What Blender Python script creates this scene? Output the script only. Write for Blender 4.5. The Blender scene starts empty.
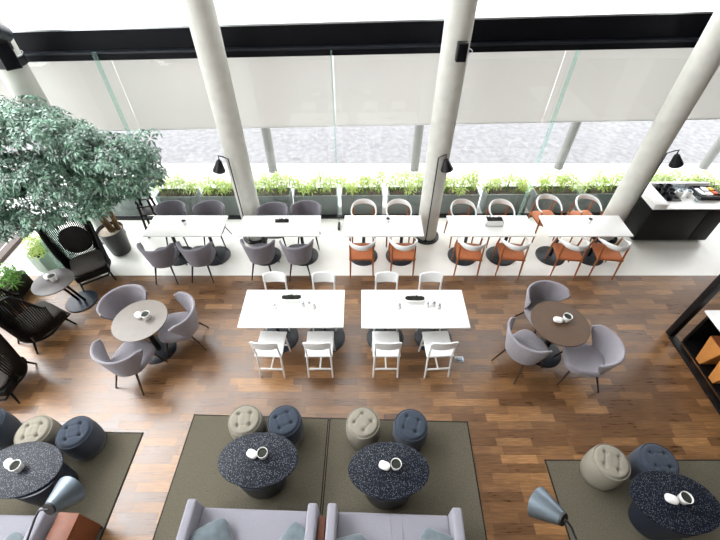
import bpy, bmesh, math, random
from mathutils import Vector, Matrix, noise
C = bpy.context.scene.collection
PI = math.pi
R = math.radians
random.seed(7)

# ------------------------------------------------------------------ materials
def new_mat(name):
    m = bpy.data.materials.new(name); m.use_nodes = True
    nt = m.node_tree; nt.nodes.clear()
    out = nt.nodes.new('ShaderNodeOutputMaterial')
    return m, nt, out
def lin(c):
    f = lambda v: v/12.92 if v <= .04045 else ((v+.055)/1.055)**2.4
    return tuple(f(v/255) for v in c)+(1,)
def N(nt, t, **k):
    n = nt.nodes.new('ShaderNode'+t)
    for a, v in k.items(): setattr(n, a, v)
    return n
def L(nt, a, b): nt.links.new(a, b)
def M2(nt, op, a, b=None):
    n = N(nt, 'Math', operation=op)
    for i, v in enumerate((a, b)):
        if v is None: continue
        if isinstance(v, (int, float)): n.inputs[i].default_value = v
        else: L(nt, v, n.inputs[i])
    return n.outputs[0]
def mat(name, col, rough=.6, metal=0, var=.12, scale=30, bump=0, bscale=120, spec=.5, sheen=0):
    """plain surface with a little procedural variation and grain"""
    m, nt, out = new_mat(name)
    b = N(nt, 'BsdfPrincipled'); L(nt, b.outputs[0], out.inputs[0])
    c = lin(col)
    tc = N(nt, 'TexCoord'); nz = N(nt, 'TexNoise'); nz.inputs['Scale'].default_value = scale
    nz.inputs['Detail'].default_value = 4; L(nt, tc.outputs['Object'], nz.inputs['Vector'])
    r = N(nt, 'ValToRGB'); L(nt, nz.outputs[0], r.inputs[0])
    r.color_ramp.elements[0].position = .3; r.color_ramp.elements[1].position = .7
    r.color_ramp.elements[0].color = tuple(v*(1-var) for v in c[:3])+(1,)
    r.color_ramp.elements[1].color = tuple(min(1, v*(1+var)) for v in c[:3])+(1,)
    L(nt, r.outputs[0], b.inputs['Base Color'])
    b.inputs['Roughness'].default_value = rough; b.inputs['Metallic'].default_value = metal
    b.inputs['Specular IOR Level'].default_value = spec
    if sheen: b.inputs['Sheen Weight'].default_value = sheen
    if bump:
        n2 = N(nt, 'TexNoise'); n2.inputs['Scale'].default_value = bscale
        L(nt, tc.outputs['Object'], n2.inputs['Vector'])
        bp = N(nt, 'Bump'); bp.inputs['Strength'].default_value = bump; bp.inputs['Distance'].default_value = .01
        L(nt, n2.outputs[0], bp.inputs['Height']); L(nt, bp.outputs[0], b.inputs['Normal'])
    return m

def wood_floor():
    m, nt, out = new_mat('wood_floor')
    b = N(nt, 'BsdfPrincipled'); L(nt, b.outputs[0], out.inputs[0])
    g = N(nt, 'NewGeometry'); s = N(nt, 'SeparateXYZ'); L(nt, g.outputs['Position'], s.inputs[0])
    W, LEN = .107, .46
    yr = M2(nt, 'DIVIDE', s.outputs[1], W); row = M2(nt, 'FLOOR', yr); fy = M2(nt, 'FRACT', yr)
    wn = N(nt, 'TexWhiteNoise', noise_dimensions='1D'); L(nt, row, wn.inputs['W'])
    xo = M2(nt, 'ADD', M2(nt, 'DIVIDE', s.outputs[0], LEN), M2(nt, 'MULTIPLY', wn.outputs[0], 7.3))
    col = M2(nt, 'FLOOR', xo); fx = M2(nt, 'FRACT', xo)
    cv = N(nt, 'CombineXYZ'); L(nt, row, cv.inputs[0]); L(nt, col, cv.inputs[1])
    w2 = N(nt, 'TexWhiteNoise', noise_dimensions='2D'); L(nt, cv.outputs[0], w2.inputs['Vector'])
    # grain
    mp = N(nt, 'Mapping'); L(nt, g.outputs['Position'], mp.inputs['Vector']); mp.inputs['Scale'].default_value = (2.2, 26, 1)
    nz = N(nt, 'TexNoise'); nz.inputs['Scale'].default_value = 2.2; nz.inputs['Detail'].default_value = 6
    L(nt, mp.outputs[0], nz.inputs['Vector'])
    big = N(nt, 'TexNoise'); big.inputs['Scale'].default_value = .9; L(nt, g.outputs['Position'], big.inputs['Vector'])
    f = M2(nt, 'ADD', M2(nt, 'MULTIPLY', w2.outputs[0], .42), M2(nt, 'MULTIPLY', nz.outputs[0], .7))
    f = M2(nt, 'ADD', f, M2(nt, 'MULTIPLY', M2(nt, 'SUBTRACT', big.outputs[0], .5), .5))
    r = N(nt, 'ValToRGB'); L(nt, f, r.inputs[0])
    e = r.color_ramp.elements
    e[0].position = .1; e[0].color = lin((70, 47, 29)); e[1].position = .98; e[1].color = lin((180, 132, 82))
    for p, c in ((.35, (94, 64, 38)), (.55, (112, 79, 48)), (.75, (138, 99, 60))):
        q = r.color_ramp.elements.new(p); q.color = lin(c)
    seam = M2(nt, 'MAXIMUM', M2(nt, 'LESS_THAN', fy, .03), M2(nt, 'LESS_THAN', fx, .007))
    mx = N(nt, 'MixRGB'); L(nt, M2(nt, 'MULTIPLY', seam, .6), mx.inputs[0]); L(nt, r.outputs[0], mx.inputs[1])
    mx.inputs[2].default_value = lin((40, 26, 18)); L(nt, mx.outputs[0], b.inputs['Base Color'])
    rr = M2(nt, 'ADD', M2(nt, 'MULTIPLY', nz.outputs[0], .18), M2(nt, 'ADD', M2(nt, 'MULTIPLY', w2.outputs[0], .08), .20))
    L(nt, rr, b.inputs['Roughness']); b.inputs['Specular IOR Level'].default_value = .8
    bp = N(nt, 'Bump'); bp.inputs['Strength'].default_value = .12; bp.inputs['Distance'].default_value = .004
    L(nt, M2(nt, 'SUBTRACT', nz.outputs[0], seam), bp.inputs['Height']); L(nt, bp.outputs[0], b.inputs['Normal'])
    return m

def terrazzo():
    m, nt, out = new_mat('navy_terrazzo')
    b = N(nt, 'BsdfPrincipled'); L(nt, b.outputs[0], out.inputs[0])
    tc = N(nt, 'TexCoord'); v = N(nt, 'TexVoronoi'); v.inputs['Scale'].default_value = 95; L(nt, tc.outputs['Object'], v.inputs['Vector'])
    wn = N(nt, 'TexWhiteNoise'); L(nt, v.outputs['Position'], wn.inputs['Vector'])
    chip = M2(nt, 'MULTIPLY', M2(nt, 'LESS_THAN', v.outputs['Distance'], .33), M2(nt, 'GREATER_THAN', wn.outputs[0], .5))
    mx = N(nt, 'MixRGB'); L(nt, chip, mx.inputs[0]); mx.inputs[1].default_value = lin((15, 19, 31)); mx.inputs[2].default_value = lin((118, 124, 134))
    L(nt, mx.outputs[0], b.inputs['Base Color']); b.inputs['Roughness'].default_value = .42; b.inputs['Specular IOR Level'].default_value = .22
    return m

def glass_mat(name='clear_glass', tint=(1, 1, 1, 1), refl=1.0):
    m, nt, out = new_mat(name)
    t = N(nt, 'BsdfTransparent'); t.inputs[0].default_value = tint
    g = N(nt, 'BsdfGlossy'); g.inputs['Roughness'].default_value = 0.0
    lw = N(nt, 'LayerWeight'); lw.inputs[0].default_value = .5
    fr = M2(nt, 'ADD', .03, M2(nt, 'MULTIPLY', M2(nt, 'POWER', lw.outputs['Facing'], 5), .9))      # same from both sides of a pane
    mx = N(nt, 'MixShader'); L(nt, M2(nt, 'MULTIPLY', fr, refl), mx.inputs[0])
    L(nt, t.outputs[0], mx.inputs[1]); L(nt, g.outputs[0], mx.inputs[2]); L(nt, mx.outputs[0], out.inputs[0])
    return m
def cloudy_glass(name, col, op):
    m, nt, out = new_mat(name)
    t = N(nt, 'BsdfTransparent'); t.inputs[0].default_value = (.85, .96, .93, 1)
    d = N(nt, 'BsdfPrincipled'); d.inputs['Base Color'].default_value = lin(col); d.inputs['Roughness'].default_value = .1
    mx = N(nt, 'MixShader'); mx.inputs[0].default_value = op
    L(nt, t.outputs[0], mx.inputs[1]); L(nt, d.outputs[0], mx.inputs[2]); L(nt, mx.outputs[0], out.inputs[0])
    return m
def translucent(name, col, frac=.5, var=.05, scale=3, rough=.6, tcol=None, spec=.3):
    m, nt, out = new_mat(name)
    b = N(nt, 'BsdfPrincipled'); b.inputs['Roughness'].default_value = rough; b.inputs['Specular IOR Level'].default_value = spec
    t = N(nt, 'BsdfTranslucent')
    tc = N(nt, 'TexCoord'); nz = N(nt, 'TexNoise'); nz.inputs['Scale'].default_value = scale; L(nt, tc.outputs['Object'], nz.inputs['Vector'])
    r = N(nt, 'ValToRGB'); L(nt, nz.outputs[0], r.inputs[0]); c = lin(col)
    r.color_ramp.elements[0].position = .3; r.color_ramp.elements[1].position = .7
    r.color_ramp.elements[0].color = tuple(v*(1-var) for v in c[:3])+(1,)
    r.color_ramp.elements[1].color = tuple(min(1, v*(1+var)) for v in c[:3])+(1,)
    L(nt, r.outputs[0], b.inputs['Base Color'])
    if tcol: t.inputs[0].default_value = lin(tcol)
    else: L(nt, r.outputs[0], t.inputs[0])
    mx = N(nt, 'MixShader'); mx.inputs[0].default_value = frac
    L(nt, b.outputs[0], mx.inputs[1]); L(nt, t.outputs[0], mx.inputs[2]); L(nt, mx.outputs[0], out.inputs[0])
    return m

m_floor = wood_floor()
m_tile = mat('pale_tile', (246, 245, 239), .28, var=.03, scale=2)
m_wall = mat('plaster', (170, 166, 160), .8, var=.03)
m_ceil = mat('ceiling_paint', (170, 168, 164), .9, var=.02)
m_conc = mat('pale_concrete', (206, 206, 199), .75, var=.06, scale=6, bump=.15)
m_black = mat('black_metal', (20, 21, 26), .35, var=.15)
m_beam = mat('black_painted_steel', (8, 9, 16), .5, var=.2, scale=3, spec=.15)
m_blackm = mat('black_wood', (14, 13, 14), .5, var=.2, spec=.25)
m_white = mat('white_laminate', (244, 244, 242), .3, var=.01)
m_whitep = mat('white_paint', (236, 238, 238), .35, var=.02)
m_grey = mat('grey_felt', (124, 121, 130), .95, var=.1, scale=60, bump=.3, bscale=400, spec=.2, sheen=.25)
m_greyl = mat('light_grey_felt', (142, 138, 145), .95, var=.08, scale=60, bump=.3, bscale=400, spec=.2, sheen=.25)
m_sofa = mat('lavender_grey_fabric', (141, 140, 149), .95, var=.05, scale=80, bump=.25, bscale=500, spec=.2, sheen=.2)
m_cush = mat('blue_grey_velvet', (88, 100, 106), .8, var=.2, scale=14, sheen=.5)
m_rug = mat('olive_rug', (101, 96, 83), 1, var=.28, scale=90, bump=.6, bscale=300, spec=.1)
m_rug_edge = mat('dark_rug_binding', (30, 28, 24), 1)
m_beige = mat('beige_pouf_fabric', (142, 137, 125), .95, var=.07, scale=70, bump=.25, bscale=500, spec=.2)
m_navy = mat('slate_blue_pouf_fabric', (56, 64, 76), .95, var=.12, scale=70, bump=.25, bscale=500, spec=.2, sheen=.2)
m_terr = terrazzo()
m_navyb = mat('navy_lacquer', (26, 34, 50), .35, var=.1)
m_disc = mat('dark_slate_disc', (34, 39, 47), .4, var=.15, scale=12)
m_oak = mat('orange_wood', (158, 92, 50), .45, var=.22, scale=20)
m_tan = mat('tan_leather', (176, 100, 56), .55, var=.1, scale=30)
m_plywood = mat('tan_plywood', (196, 132, 68), .45, var=.08, scale=10)
m_post = mat('shaded_grey_paint', (132, 133, 130), .8, var=.05)  # shading of the white outdoor posts put into an even grey
m_brown = mat('brown_stained_wood', (112, 58, 28), .5, var=.15, scale=12)
m_rtop_l = mat('pale_taupe_tabletop', (118, 111, 104), .35, var=.06, scale=8)
m_rtop_r = mat('brown_tabletop', (84, 62, 44), .5, var=.1, scale=8)
m_gtop = mat('grey_tabletop', (84, 80, 78), .4, var=.06, scale=8)
m_steel = mat('brushed_steel', (118, 130, 140), .38, metal=.85, var=.05)
m_silver = mat('silver', (190, 194, 198), .3, metal=.9, var=.05)
m_china = mat('white_china', (240, 240, 238), .25, var=.01)
m_dark = mat('dark_moss', (40, 44, 36), .9, var=.5, scale=90)
m_plant = mat('planter_grey', (112, 124, 122), .6, var=.06)
m_plantpale = mat('planter_pale_green', (176, 194, 182), .6, var=.04)
m_soil = mat('soil', (58, 46, 36), 1, var=.4, scale=60)
m_pebble = mat('pale_pebbles', (196, 184, 168), .8, var=.3, scale=60)
m_bark = mat('bark', (120, 92, 60), .85, var=.3, scale=30, bump=.5)
m_leaf = translucent('grey_green_leaf', (110, 145, 125), .12, .7, 8, .22, spec=1.0)  # leaf highlights and dark gaps painted in as wide tone noise
m_leafy = translucent('yellow_green_leaf', (176, 196, 118), .45, .25, 5, .4, (200, 220, 120))
m_fern = translucent('bright_green_leaf', (110, 160, 70), .4, .25, 5, .4)
m_blind = translucent('roller_blind_fabric', (218, 217, 214), .5, .01, 2, .9)
m_glass = glass_mat()
m_glassd = glass_mat('drinking_glass', (.9, .93, .95, 1), 2.2)
m_fin = cloudy_glass('green_edged_glass', (205, 230, 222), .16)
m_screen = cloudy_glass('pale_green_glass', (190, 210, 200), .35)
m_pave = mat('outdoor_paving', (196, 196, 194), .9, var=.12, scale=1.2)
m_paveg = mat('grey_cobbles', (116, 116, 118), .9, var=.22, scale=7)
m_deck = mat('brown_deck', (46, 34, 30), .6, var=.15, scale=6)
m_yel = mat('yellow_card', (226, 180, 50), .6)
m_org = mat('orange_card', (214, 90, 40), .6)
m_cush_d = mat('charcoal_cushion', (44, 41, 42), .95, var=.1)
m_cush_t = mat('taupe_cushion', (78, 73, 69), .95, var=.08)
m_dwood = mat('dark_brown_wood', (58, 38, 26), .5, var=.2, scale=12)
m_wallr = mat('dark_wall_panel', (70, 56, 46), .7, var=.1, scale=3)

# ------------------------------------------------------------------ mesh builder
class MB:
    def __init__(s): s.v = []; s.f = []
    def add(s, vs, fs, M=None):
        o = len(s.v)
        for v in vs:
            v = Vector(v); s.v.append(M @ v if M is not None else v)
        s.f += [[i+o for i in f] for f in fs]
        return s
    def bm(s, b, M=None):
        b.verts.index_update()
        s.add([v.co.copy() for v in b.verts], [[v.index for v in f.verts] for f in b.faces], M); b.free(); return s
    def box(s, c, d, bev=0, rot=(0, 0, 0), seg=2, tap=1.0):
        b = bmesh.new(); bmesh.ops.create_cube(b, size=1)
        for v in b.verts:
            k = tap if v.co.z < 0 else 1
            v.co = Vector((v.co.x*d[0]*k, v.co.y*d[1]*k, v.co.z*d[2]))
        if bev: bmesh.ops.bevel(b, geom=b.edges[:], offset=bev, segments=seg, profile=.5, affect='EDGES')
        from mathutils import Euler
        return s.bm(b, Matrix.Translation(c) @ Euler(rot).to_matrix().to_4x4())
    def lathe(s, prof, n=32, M=None, sx=1, sy=1, cap=True):
        vs = []; fs = []
        for r, z in prof:
            for i in range(n):
                a = 2*PI*i/n; vs.append((r*math.cos(a)*sx, r*math.sin(a)*sy, z))
        for k in range(len(prof)-1):
            for i in range(n):
                j = (i+1) % n; fs.append([k*n+i, k*n+j, (k+1)*n+j, (k+1)*n+i])
        if cap:
            if prof[0][0] > 1e-4: fs.append([i for i in range(n)][::-1])
            if prof[-1][0] > 1e-4: fs.append([(len(prof)-1)*n+i for i in range(n)])
        return s.add(vs, fs, M)
    def tube(s, pts, r, n=8, M=None, flat=None):
        """tube along pts; r scalar or list; flat=(w,h) lists for an elliptic section (w sideways, h up)"""
        pts = [Vector(p) for p in pts]; vs = []; fs = []
        rs = r if isinstance(r, (list, tuple)) else [r]*len(pts)
        for k, p in enumerate(pts):
            t = (pts[min(k+1, len(pts)-1)]-pts[max(k-1, 0)]).normalized()
            up = Vector((0, 0, 1)) if abs(t.z) < .95 else Vector((0, 1, 0))
            a = t.cross(up).normalized(); u = a.cross(t).normalized()
            for i in range(n):
                q = 2*PI*i/n
                if flat: vs.append(p+a*math.cos(q)*flat[0][k]+u*math.sin(q)*flat[1][k])
                else: vs.append(p+(a*math.cos(q)+u*math.sin(q))*rs[k])
        for k in range(len(pts)-1):
            for i in range(n):
                j = (i+1) % n; fs.append([k*n+i, k*n+j, (k+1)*n+j, (k+1)*n+i])
        fs.append(list(range(n))[::-1]); fs.append([(len(pts)-1)*n+i for i in range(n)])
        return s.add(vs, fs, M)
    def prism(s, poly, x0, x1, bev=0):
        """polygon in YZ pushed along X"""
        b = bmesh.new(); A = [b.verts.new((x0, y, z)) for y, z in poly]; B = [b.verts.new((x1, y, z)) for y, z in poly]
        n = len(poly); b.faces.new(A[::-1]); b.faces.new(B)
        for i in range(n): b.faces.new((A[i], A[(i+1) % n], B[(i+1) % n], B[i]))
        if bev: bmesh.ops.bevel(b, geom=b.edges[:], offset=bev, segments=2, affect='EDGES')
        bmesh.ops.recalc_face_normals(b, faces=b.faces[:])
        return s.bm(b)
    def sell(s, c, d, e=.45, n=24, m=14, rot=(0, 0, 0)):
        """super-ellipsoid: a stuffed cushion"""
        from mathutils import Euler
        p = lambda v, k: math.copysign(abs(v)**k, v)
        vs = []; fs = []
        for i in range(m+1):
            w = -PI/2+PI*i/m
            for j in range(n):
                u = 2*PI*j/n
                vs.append((d[0]*p(math.cos(w), .7)*p(math.cos(u), e), d[1]*p(math.cos(w), .7)*p(math.sin(u), e), d[2]*p(math.sin(w), 1)))
        for i in range(m):
            for j in range(n):
                k = (j+1) % n; fs.append([i*n+j, i*n+k, (i+1)*n+k, (i+1)*n+j])
        return s.add(vs, fs, Matrix.Translation(c) @ Euler(rot).to_matrix().to_4x4())
    def build(s, name, m, parent=None, smooth=35, loc=None):
        me = bpy.data.meshes.new(name); me.from_pydata([tuple(v) for v in s.v], [], s.f)
        me.materials.append(m)
        if smooth:
            b = bmesh.new(); b.from_mesh(me)
            bmesh.ops.remove_doubles(b, verts=b.verts[:], dist=1e-5)
            bmesh.ops.recalc_face_normals(b, faces=b.faces[:]); b.to_mesh(me); b.free()
            me.polygons.foreach_set('use_smooth', [True]*len(me.polygons)); me.set_sharp_from_angle(angle=R(smooth))
        me.update()
        o = bpy.data.objects.new(name, me); C.objects.link(o)
        if parent: o.parent = parent
        if loc: o.location = loc
        return o

def tag(o, label=None, cat=None, group=None, kind=None):
    if label: o['label'] = label
    if cat: o['category'] = cat
    if group: o['group'] = group
    if kind: o['kind'] = kind
    return o
def thing(name, label, cat, loc=(0, 0, 0), rz=0, group=None):
    o = bpy.data.objects.new(name, None); C.objects.link(o)
    o.empty_display_size = .1; o.location = loc; o.rotation_euler = (0, 0, rz)
    return tag(o, label, cat, group)
def struct(name, mb, m, parent=None, smooth=35):
    o = mb.build(name, m, parent, smooth)
    if not parent: o['kind'] = 'structure'
    return o
def dup(root, loc, rz, label, group=None, swap=None):
    def cp(o, par):
        c = o.copy(); C.objects.link(c)
        if par: c.parent = par
        if swap and c.data is not None and c.data.materials and c.data.materials[0] in swap:
            key = (c.data.name, swap[c.data.materials[0]].name)
            if key not in SW:
                SW[key] = c.data.copy(); SW[key].materials[0] = swap[o.data.materials[0]]
            c.data = SW[key]
        for ch in list(o.children): cp(ch, c)
        return c
    r = cp(root, None); r.location = loc; r.rotation_euler = (0, 0, rz); r['label'] = label
    if group: r['group'] = group
    return r
SW = {}
def face(fx, fy): return math.atan2(fy, fx)-PI/2      # local +Y looks along (fx, fy)

# ------------------------------------------------------------------ the setting
struct('floor', MB().box((1, 1, -.05), (16, 7.9, .1)), m_floor, smooth=0)           # wood, Y -2.95 .. 4.95
struct('floor_pale', MB().box((1, 5.85, -.05), (16, 1.8, .1)), m_tile, smooth=0).name = 'floor_window_side'
struct('ground_terrace', MB().box((0, 7.8, -.06), (60, 2.1, .1)), m_pave, smooth=0)
struct('ground_cobbles', MB().box((0, 10.25, -.06), (60, 2.8, .1)), m_paveg, smooth=0)
struct('ground_paving', MB().box((0, 41.65, -.06), (160, 60, .1)), m_pave, smooth=0)
struct('ground_deck', MB().box((-11, 2, -.08), (8, 9.6, .1)), m_deck, smooth=0)
H_ = 11.0
struct('ceiling', MB().box((1, 1.9, H_+.1), (16.4, 10, .2)), m_ceil, smooth=0)
struct('wall_back', MB().box((1, -3.05, H_/2), (16.4, .2, H_)), m_wall, smooth=0)
struct('wall_right', MB().box((9.1, 1.9, H_/2), (.2, 9.7, H_)), m_wallr, smooth=0)
struct('wall_front_glare_block', MB().box((5.2, 6.72, (6.6+H_)/2), (7.8, .12, H_-6.6)), m_wall, smooth=0)  # unseen wall added to keep bright sky reflections off the right floor

# facade line: slightly nearer on the left
def FY(x): return 6.66+.012*x
FA = math.atan(.012)
def bz(x, z0, k=.010): return z0+k*x
def slab(x0, x1, zl, zh, th, dy=0, k=0, k2=None):
    """a box along the facade between x0 and x1; zl/zh may rise with x by k"""
    mb = MB(); vs = []
    for x in (x0, x1):
        for y in (-th/2, th/2):
            for z in (zl, zh): vs.append((x, FY(x)+dy+y, z+(k if z == zl or k2 is None else k2)*x))
    mb.add(vs, [[0, 1, 3, 2], [4, 6, 7, 5], [0, 4, 5, 1], [2, 3, 7, 6], [0, 2, 6, 4], [1, 5, 7, 3]])
    return mb
KB = .016
b = slab(-6.8, 9, 3.33, 3.62, .22, .05, KB, .021); o = struct('trim_1', b, m_beam, smooth=0)
for nm, a in (('lower_flange', (3.225, 3.305, .34, -.02)), ('ledge', (3.305, 3.33, .30, -.02))):
    q = slab(-6.8, 9, a[0], a[1], a[2], a[3], KB).build(nm, m_beam if nm == 'lower_flange' else m_disc, o, 0)
slab(-6.8, 9, 3.618, 3.642, .26, .05, .021).build('top_edge_strip', m_silver, o, 0)
struct('trim_2', slab(-6.8, 9, 0, .05, .08), m_black, smooth=0)           # floor rail of the glazing
FX = [-6.8, -3.93, -.43, 3.25, 6.9, 9]
for i in range(5):
    struct('window_%d' % (i+1), slab(FX[i]+.01, FX[i+1]-.01, .04, 3.1, .012), m_glass, smooth=0)
struct('window_6', slab(-6.8, 9, 3.85, 6.58, .012), m_glass, smooth=0)
lw = MB().add([(-6.8, -2.95, .08), (-6.8, 6.5, .08), (-6.8, 6.5, H_), (-6.8, -2.95, H_)], [[0, 1, 2, 3]])
struct('window_8', MB().add([(-6.8, FY(-6.8), 6.6), (1.2, FY(1.2), 6.6), (1.2, FY(1.2), H_), (-6.8, FY(-6.8), H_)], [[0, 1, 2, 3]]), m_glass, smooth=0)
struct('window_7', lw, m_glass, smooth=0)
struct('trim_3', MB().box((-6.8, 1.8, .04), (.16, 9.5, .08)), m_dwood, smooth=0)
for k, (x, where) in enumerate(((-3.93, 'beside the big tree'), (-.43, 'nearest the photo centre'), (3.25, 'right of the middle column'))):
    t = thing('glass_fin', 'tall greenish glass fin of the window wall, ' + where, 'glass fin', (x, FY(x)-.27, 0), 0, 'glass fins of the window wall')
    MB().box((0, .01, 1.68), (.02, .09, 3.24)).build('blade', m_fin, t, 0)
    MB().box((0, -.06, .035), (.05, .2, .07), .006).build('foot', m_black, t)
blind_l = ['pale roller blind at far left, half hidden by the big tree', 'pale roller blind left of centre, behind the left column',
           'pale roller blind in the centre bay, behind the middle column', 'pale roller blind right of centre, between middle and right columns', 'pale roller blind at the far right edge, right of the right column']
for i in range(5):
    x0, x1 = FX[i]+.004, FX[i+1]-.004
    t = thing('roller_blind', blind_l[i], 'blind', ((x0+x1)/2, FY((x0+x1)/2)+.12, 1.97+.014*(x0+x1)/2), 0, 'roller blinds under the black beam')
    mb = MB(); vs = []
    cx = (x0+x1)/2
    for x in (x0, x1):
        for z in (0, 1.3):
            vs.append((x-cx, FY(x)-FY(cx), z+.014*(x-cx)))
    th = .004
    vv = [(a, c-th, d) for a, c, d in vs]+[(a, c+th, d) for a, c, d in vs]
    mb.add(vv, [[0, 2, 3, 1], [4, 5, 7, 6], [0, 1, 5, 4], [2, 6, 7, 3], [0, 4, 6, 2], [1, 3, 7, 5]])
    mb.build('fabric', m_blind, t, 0)
    MB().tube([(x0-cx, FY(x0)-FY(cx), .014*(x0-cx)), (x1-cx, FY(x1)-FY(cx), .014*(x1-cx))], .012).build('hem_bar', m_whitep, t)

# columns
COLS = [(-5.0, 6.05, 'round pale concrete column at top left, beside the big tree'), (-2.09, 6.05, 'round pale concrete column left of centre, between first and second white tables'),
        (1.325, 6.05, 'round pale concrete column in the middle, standing on a black base ring'), (4.90, 6.05, 'round pale concrete column at right, between fifth white table and drinks station')]
for x, y, lab in COLS:
    t = thing('concrete_column', lab, 'column', (x, y, 0), 0, 'round columns along the windows')
    MB().lathe([(.195, .041), (.195, H_)], 40).build('shaft', m_conc, t)
    MB().lathe([(.26, 0), (.26, .025), (.25, .04), (.19, .04)], 40).build('base_ring', m_black, t)
# slim posts outdoors
for x, y, lab in ((-2.12, 8.45, 'slim white outdoor post seen right of the left column'), (1.33, 8.5, 'slim white outdoor post seen left of the middle column'),
                  (4.88, 8.6, 'slim white outdoor post seen left of the right column'), (8.45, 8.6, 'slim white outdoor post seen at the right edge')):
    t = thing('outdoor_post', lab, 'post', (x, y, 0), 0, 'slim posts on the terrace')
    MB().lathe([(.105, .03), (.105, 3.0)], 24).build('shaft', m_post, t)
    MB().lathe([(.16, 0), (.16, .02), (.12, .03)], 24).build('foot', m_conc, t)

# ------------------------------------------------------------------ foliage
def whorl(mb, c, axis, n, ln, wd, droop, rnd):
    ax = axis.normalized(); a = ax.orthogonal().normalized(); bb = ax.cross(a)
    ph = rnd.random()*6.28
    for i in range(n):
        q = ph+2*PI*i/n+rnd.uniform(-.2, .2); l = ln*rnd.uniform(.75, 1.15)
        d = a*math.cos(q)+bb*math.sin(q); sd = ax.cross(d)*wd*.5
        p0 = c+d*l*.12; p1 = c+d*l*.6+ax*l*(.12-droop*.25); p2 = c+d*l+ax*l*(.02-droop)
        mid = ax*wd*.12
        mb.add([p0, p1-sd+mid, p2, p1+sd+mid, p1], [[0, 1, 4], [1, 2, 4], [0, 4, 3], [4, 2, 3]])
def foliage(blobs, seed, n, ln, wd, count, droop=.35):
    rnd = random.Random(seed); mb = MB(); pts = []
    tot = sum(b[3][0]*b[3][1]*b[3][2] for b in blobs)
    for cx, cy, cz, r in blobs:
        k = max(3, int(count*r[0]*r[1]*r[2]/tot))
        for _ in range(k):
            while True:
                v = Vector((rnd.uniform(-1, 1), rnd.uniform(-1, 1), rnd.uniform(-.8, 1)))
                if .35 < v.length < 1: break
            p = Vector((cx+v.x*r[0], cy+v.y*r[1], cz+v.z*r[2]))
            whorl(mb, p, Vector((v.x*.6+rnd.uniform(-.3, .3), v.y*.6+rnd.uniform(-.3, .3)-.1, .9)), n, ln, wd, droop, rnd)
            pts.append(p)
    return mb, pts

# big potted tree
tr = thing('potted_tree', 'large bushy grey-green tree in a black round pot at left', 'tree', (-4.62, 5.62, 0))
MB().lathe([(.165, 0), (.175, .02), (.225, .52), (.237, .54), (.225, .545), (.21, .5)], 36, cap=False).build('pot', m_black, tr)
MB().lathe([(.0, .002), (.165, .001)], 36, cap=False).build('pot_bottom', m_black, tr)
MB().lathe([(.213, .48), (.16, .505), (.08, .515), (0, .52)], 36, cap=False).build('pebbles', m_pebble, tr)
BL = [(-4.85, 5.35, 2.9, (.5, .4, .12)), (-4.8, 5.25, 2.72, (.8, .5, .2)), (-5.55, 5.15, 2.45, (.55, .5, .22)), (-4.2, 5.3, 2.5, (.45, .45, .18)), (-3.75, 5.35, 2.25, (.62, .5, .2)), (-4.75, 5.0, 2.2, (.6, .45, .2)), (-4.5, 5.1, 1.95, (.7, .5, .2)),
      (-5.4, 4.85, 1.98, (.6, .45, .22)), (-3.6, 5.35, 1.85, (.52, .45, .2)), (-4.25, 5.1, 1.55, (.5, .4, .18)), (-5.6, 4.65, 1.5, (.5, .45, .2)), (-5.0, 4.8, 1.5, (.48, .38, .2)), (-3.38, 5.5, 2.1, (.32, .3, .14)), (-6.1, 4.9, 2.0, (.45, .45, .35)), (-3.2, 5.6, 2.42, (.16, .14, .08)), (-3.75, 5.45, 1.55, (.35, .3, .14)), (-5.9, 4.6, 1.55, (.4, .4, .22))]
loc = Vector((-4.62, 5.62, 0))
fol, fp = foliage([(a-loc.x, b_-loc.y, c, r) for a, b_, c, r in BL], 3, 7, .118, .040, 2250)
tk = [[(.06, -.02, .46), (-.02, .0, .8), (-.16, -.1, 1.25), (-.3, -.2, 1.7), (-.42, -.3, 2.2)], [(.12, .05, .46), (.16, .03, .75), (.22, -.05, 1.2), (.42, -.15, 1.7), (.6, -.25, 2.1)]]
MB().tube(tk[0], [.06, .052, .045, .035, .02], 10).build('trunk', m_bark, tr)
MB().tube(tk[1], [.05, .042, .036, .028, .016], 10).build('trunk', m_bark, tr)
for a, e in (((-.16, -.1, 1.25), (-.85, -.7, 1.75)), ((-.3, -.2, 1.7), (-1.1, -.4, 2.25)), ((-.42, -.3, 2.2), (-.15, -.35, 2.7)), ((.22, -.05, 1.2), (.9, -.2, 1.8)), ((.42, -.15, 1.7), (.2, -.45, 2.1)), ((-.16, -.1, 1.25), (-.25, -.7, 1.5)), ((.6, -.25, 2.1), (.9, -.25, 2.4))):
    m_ = [(a[i]+e[i])/2 for i in range(3)]; m_[2] += .08
    MB().tube([a, m_, e], [.026, .02, .01], 7).build('branch', m_bark, tr)
fol.build('foliage', m_leaf, tr, 0)

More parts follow.
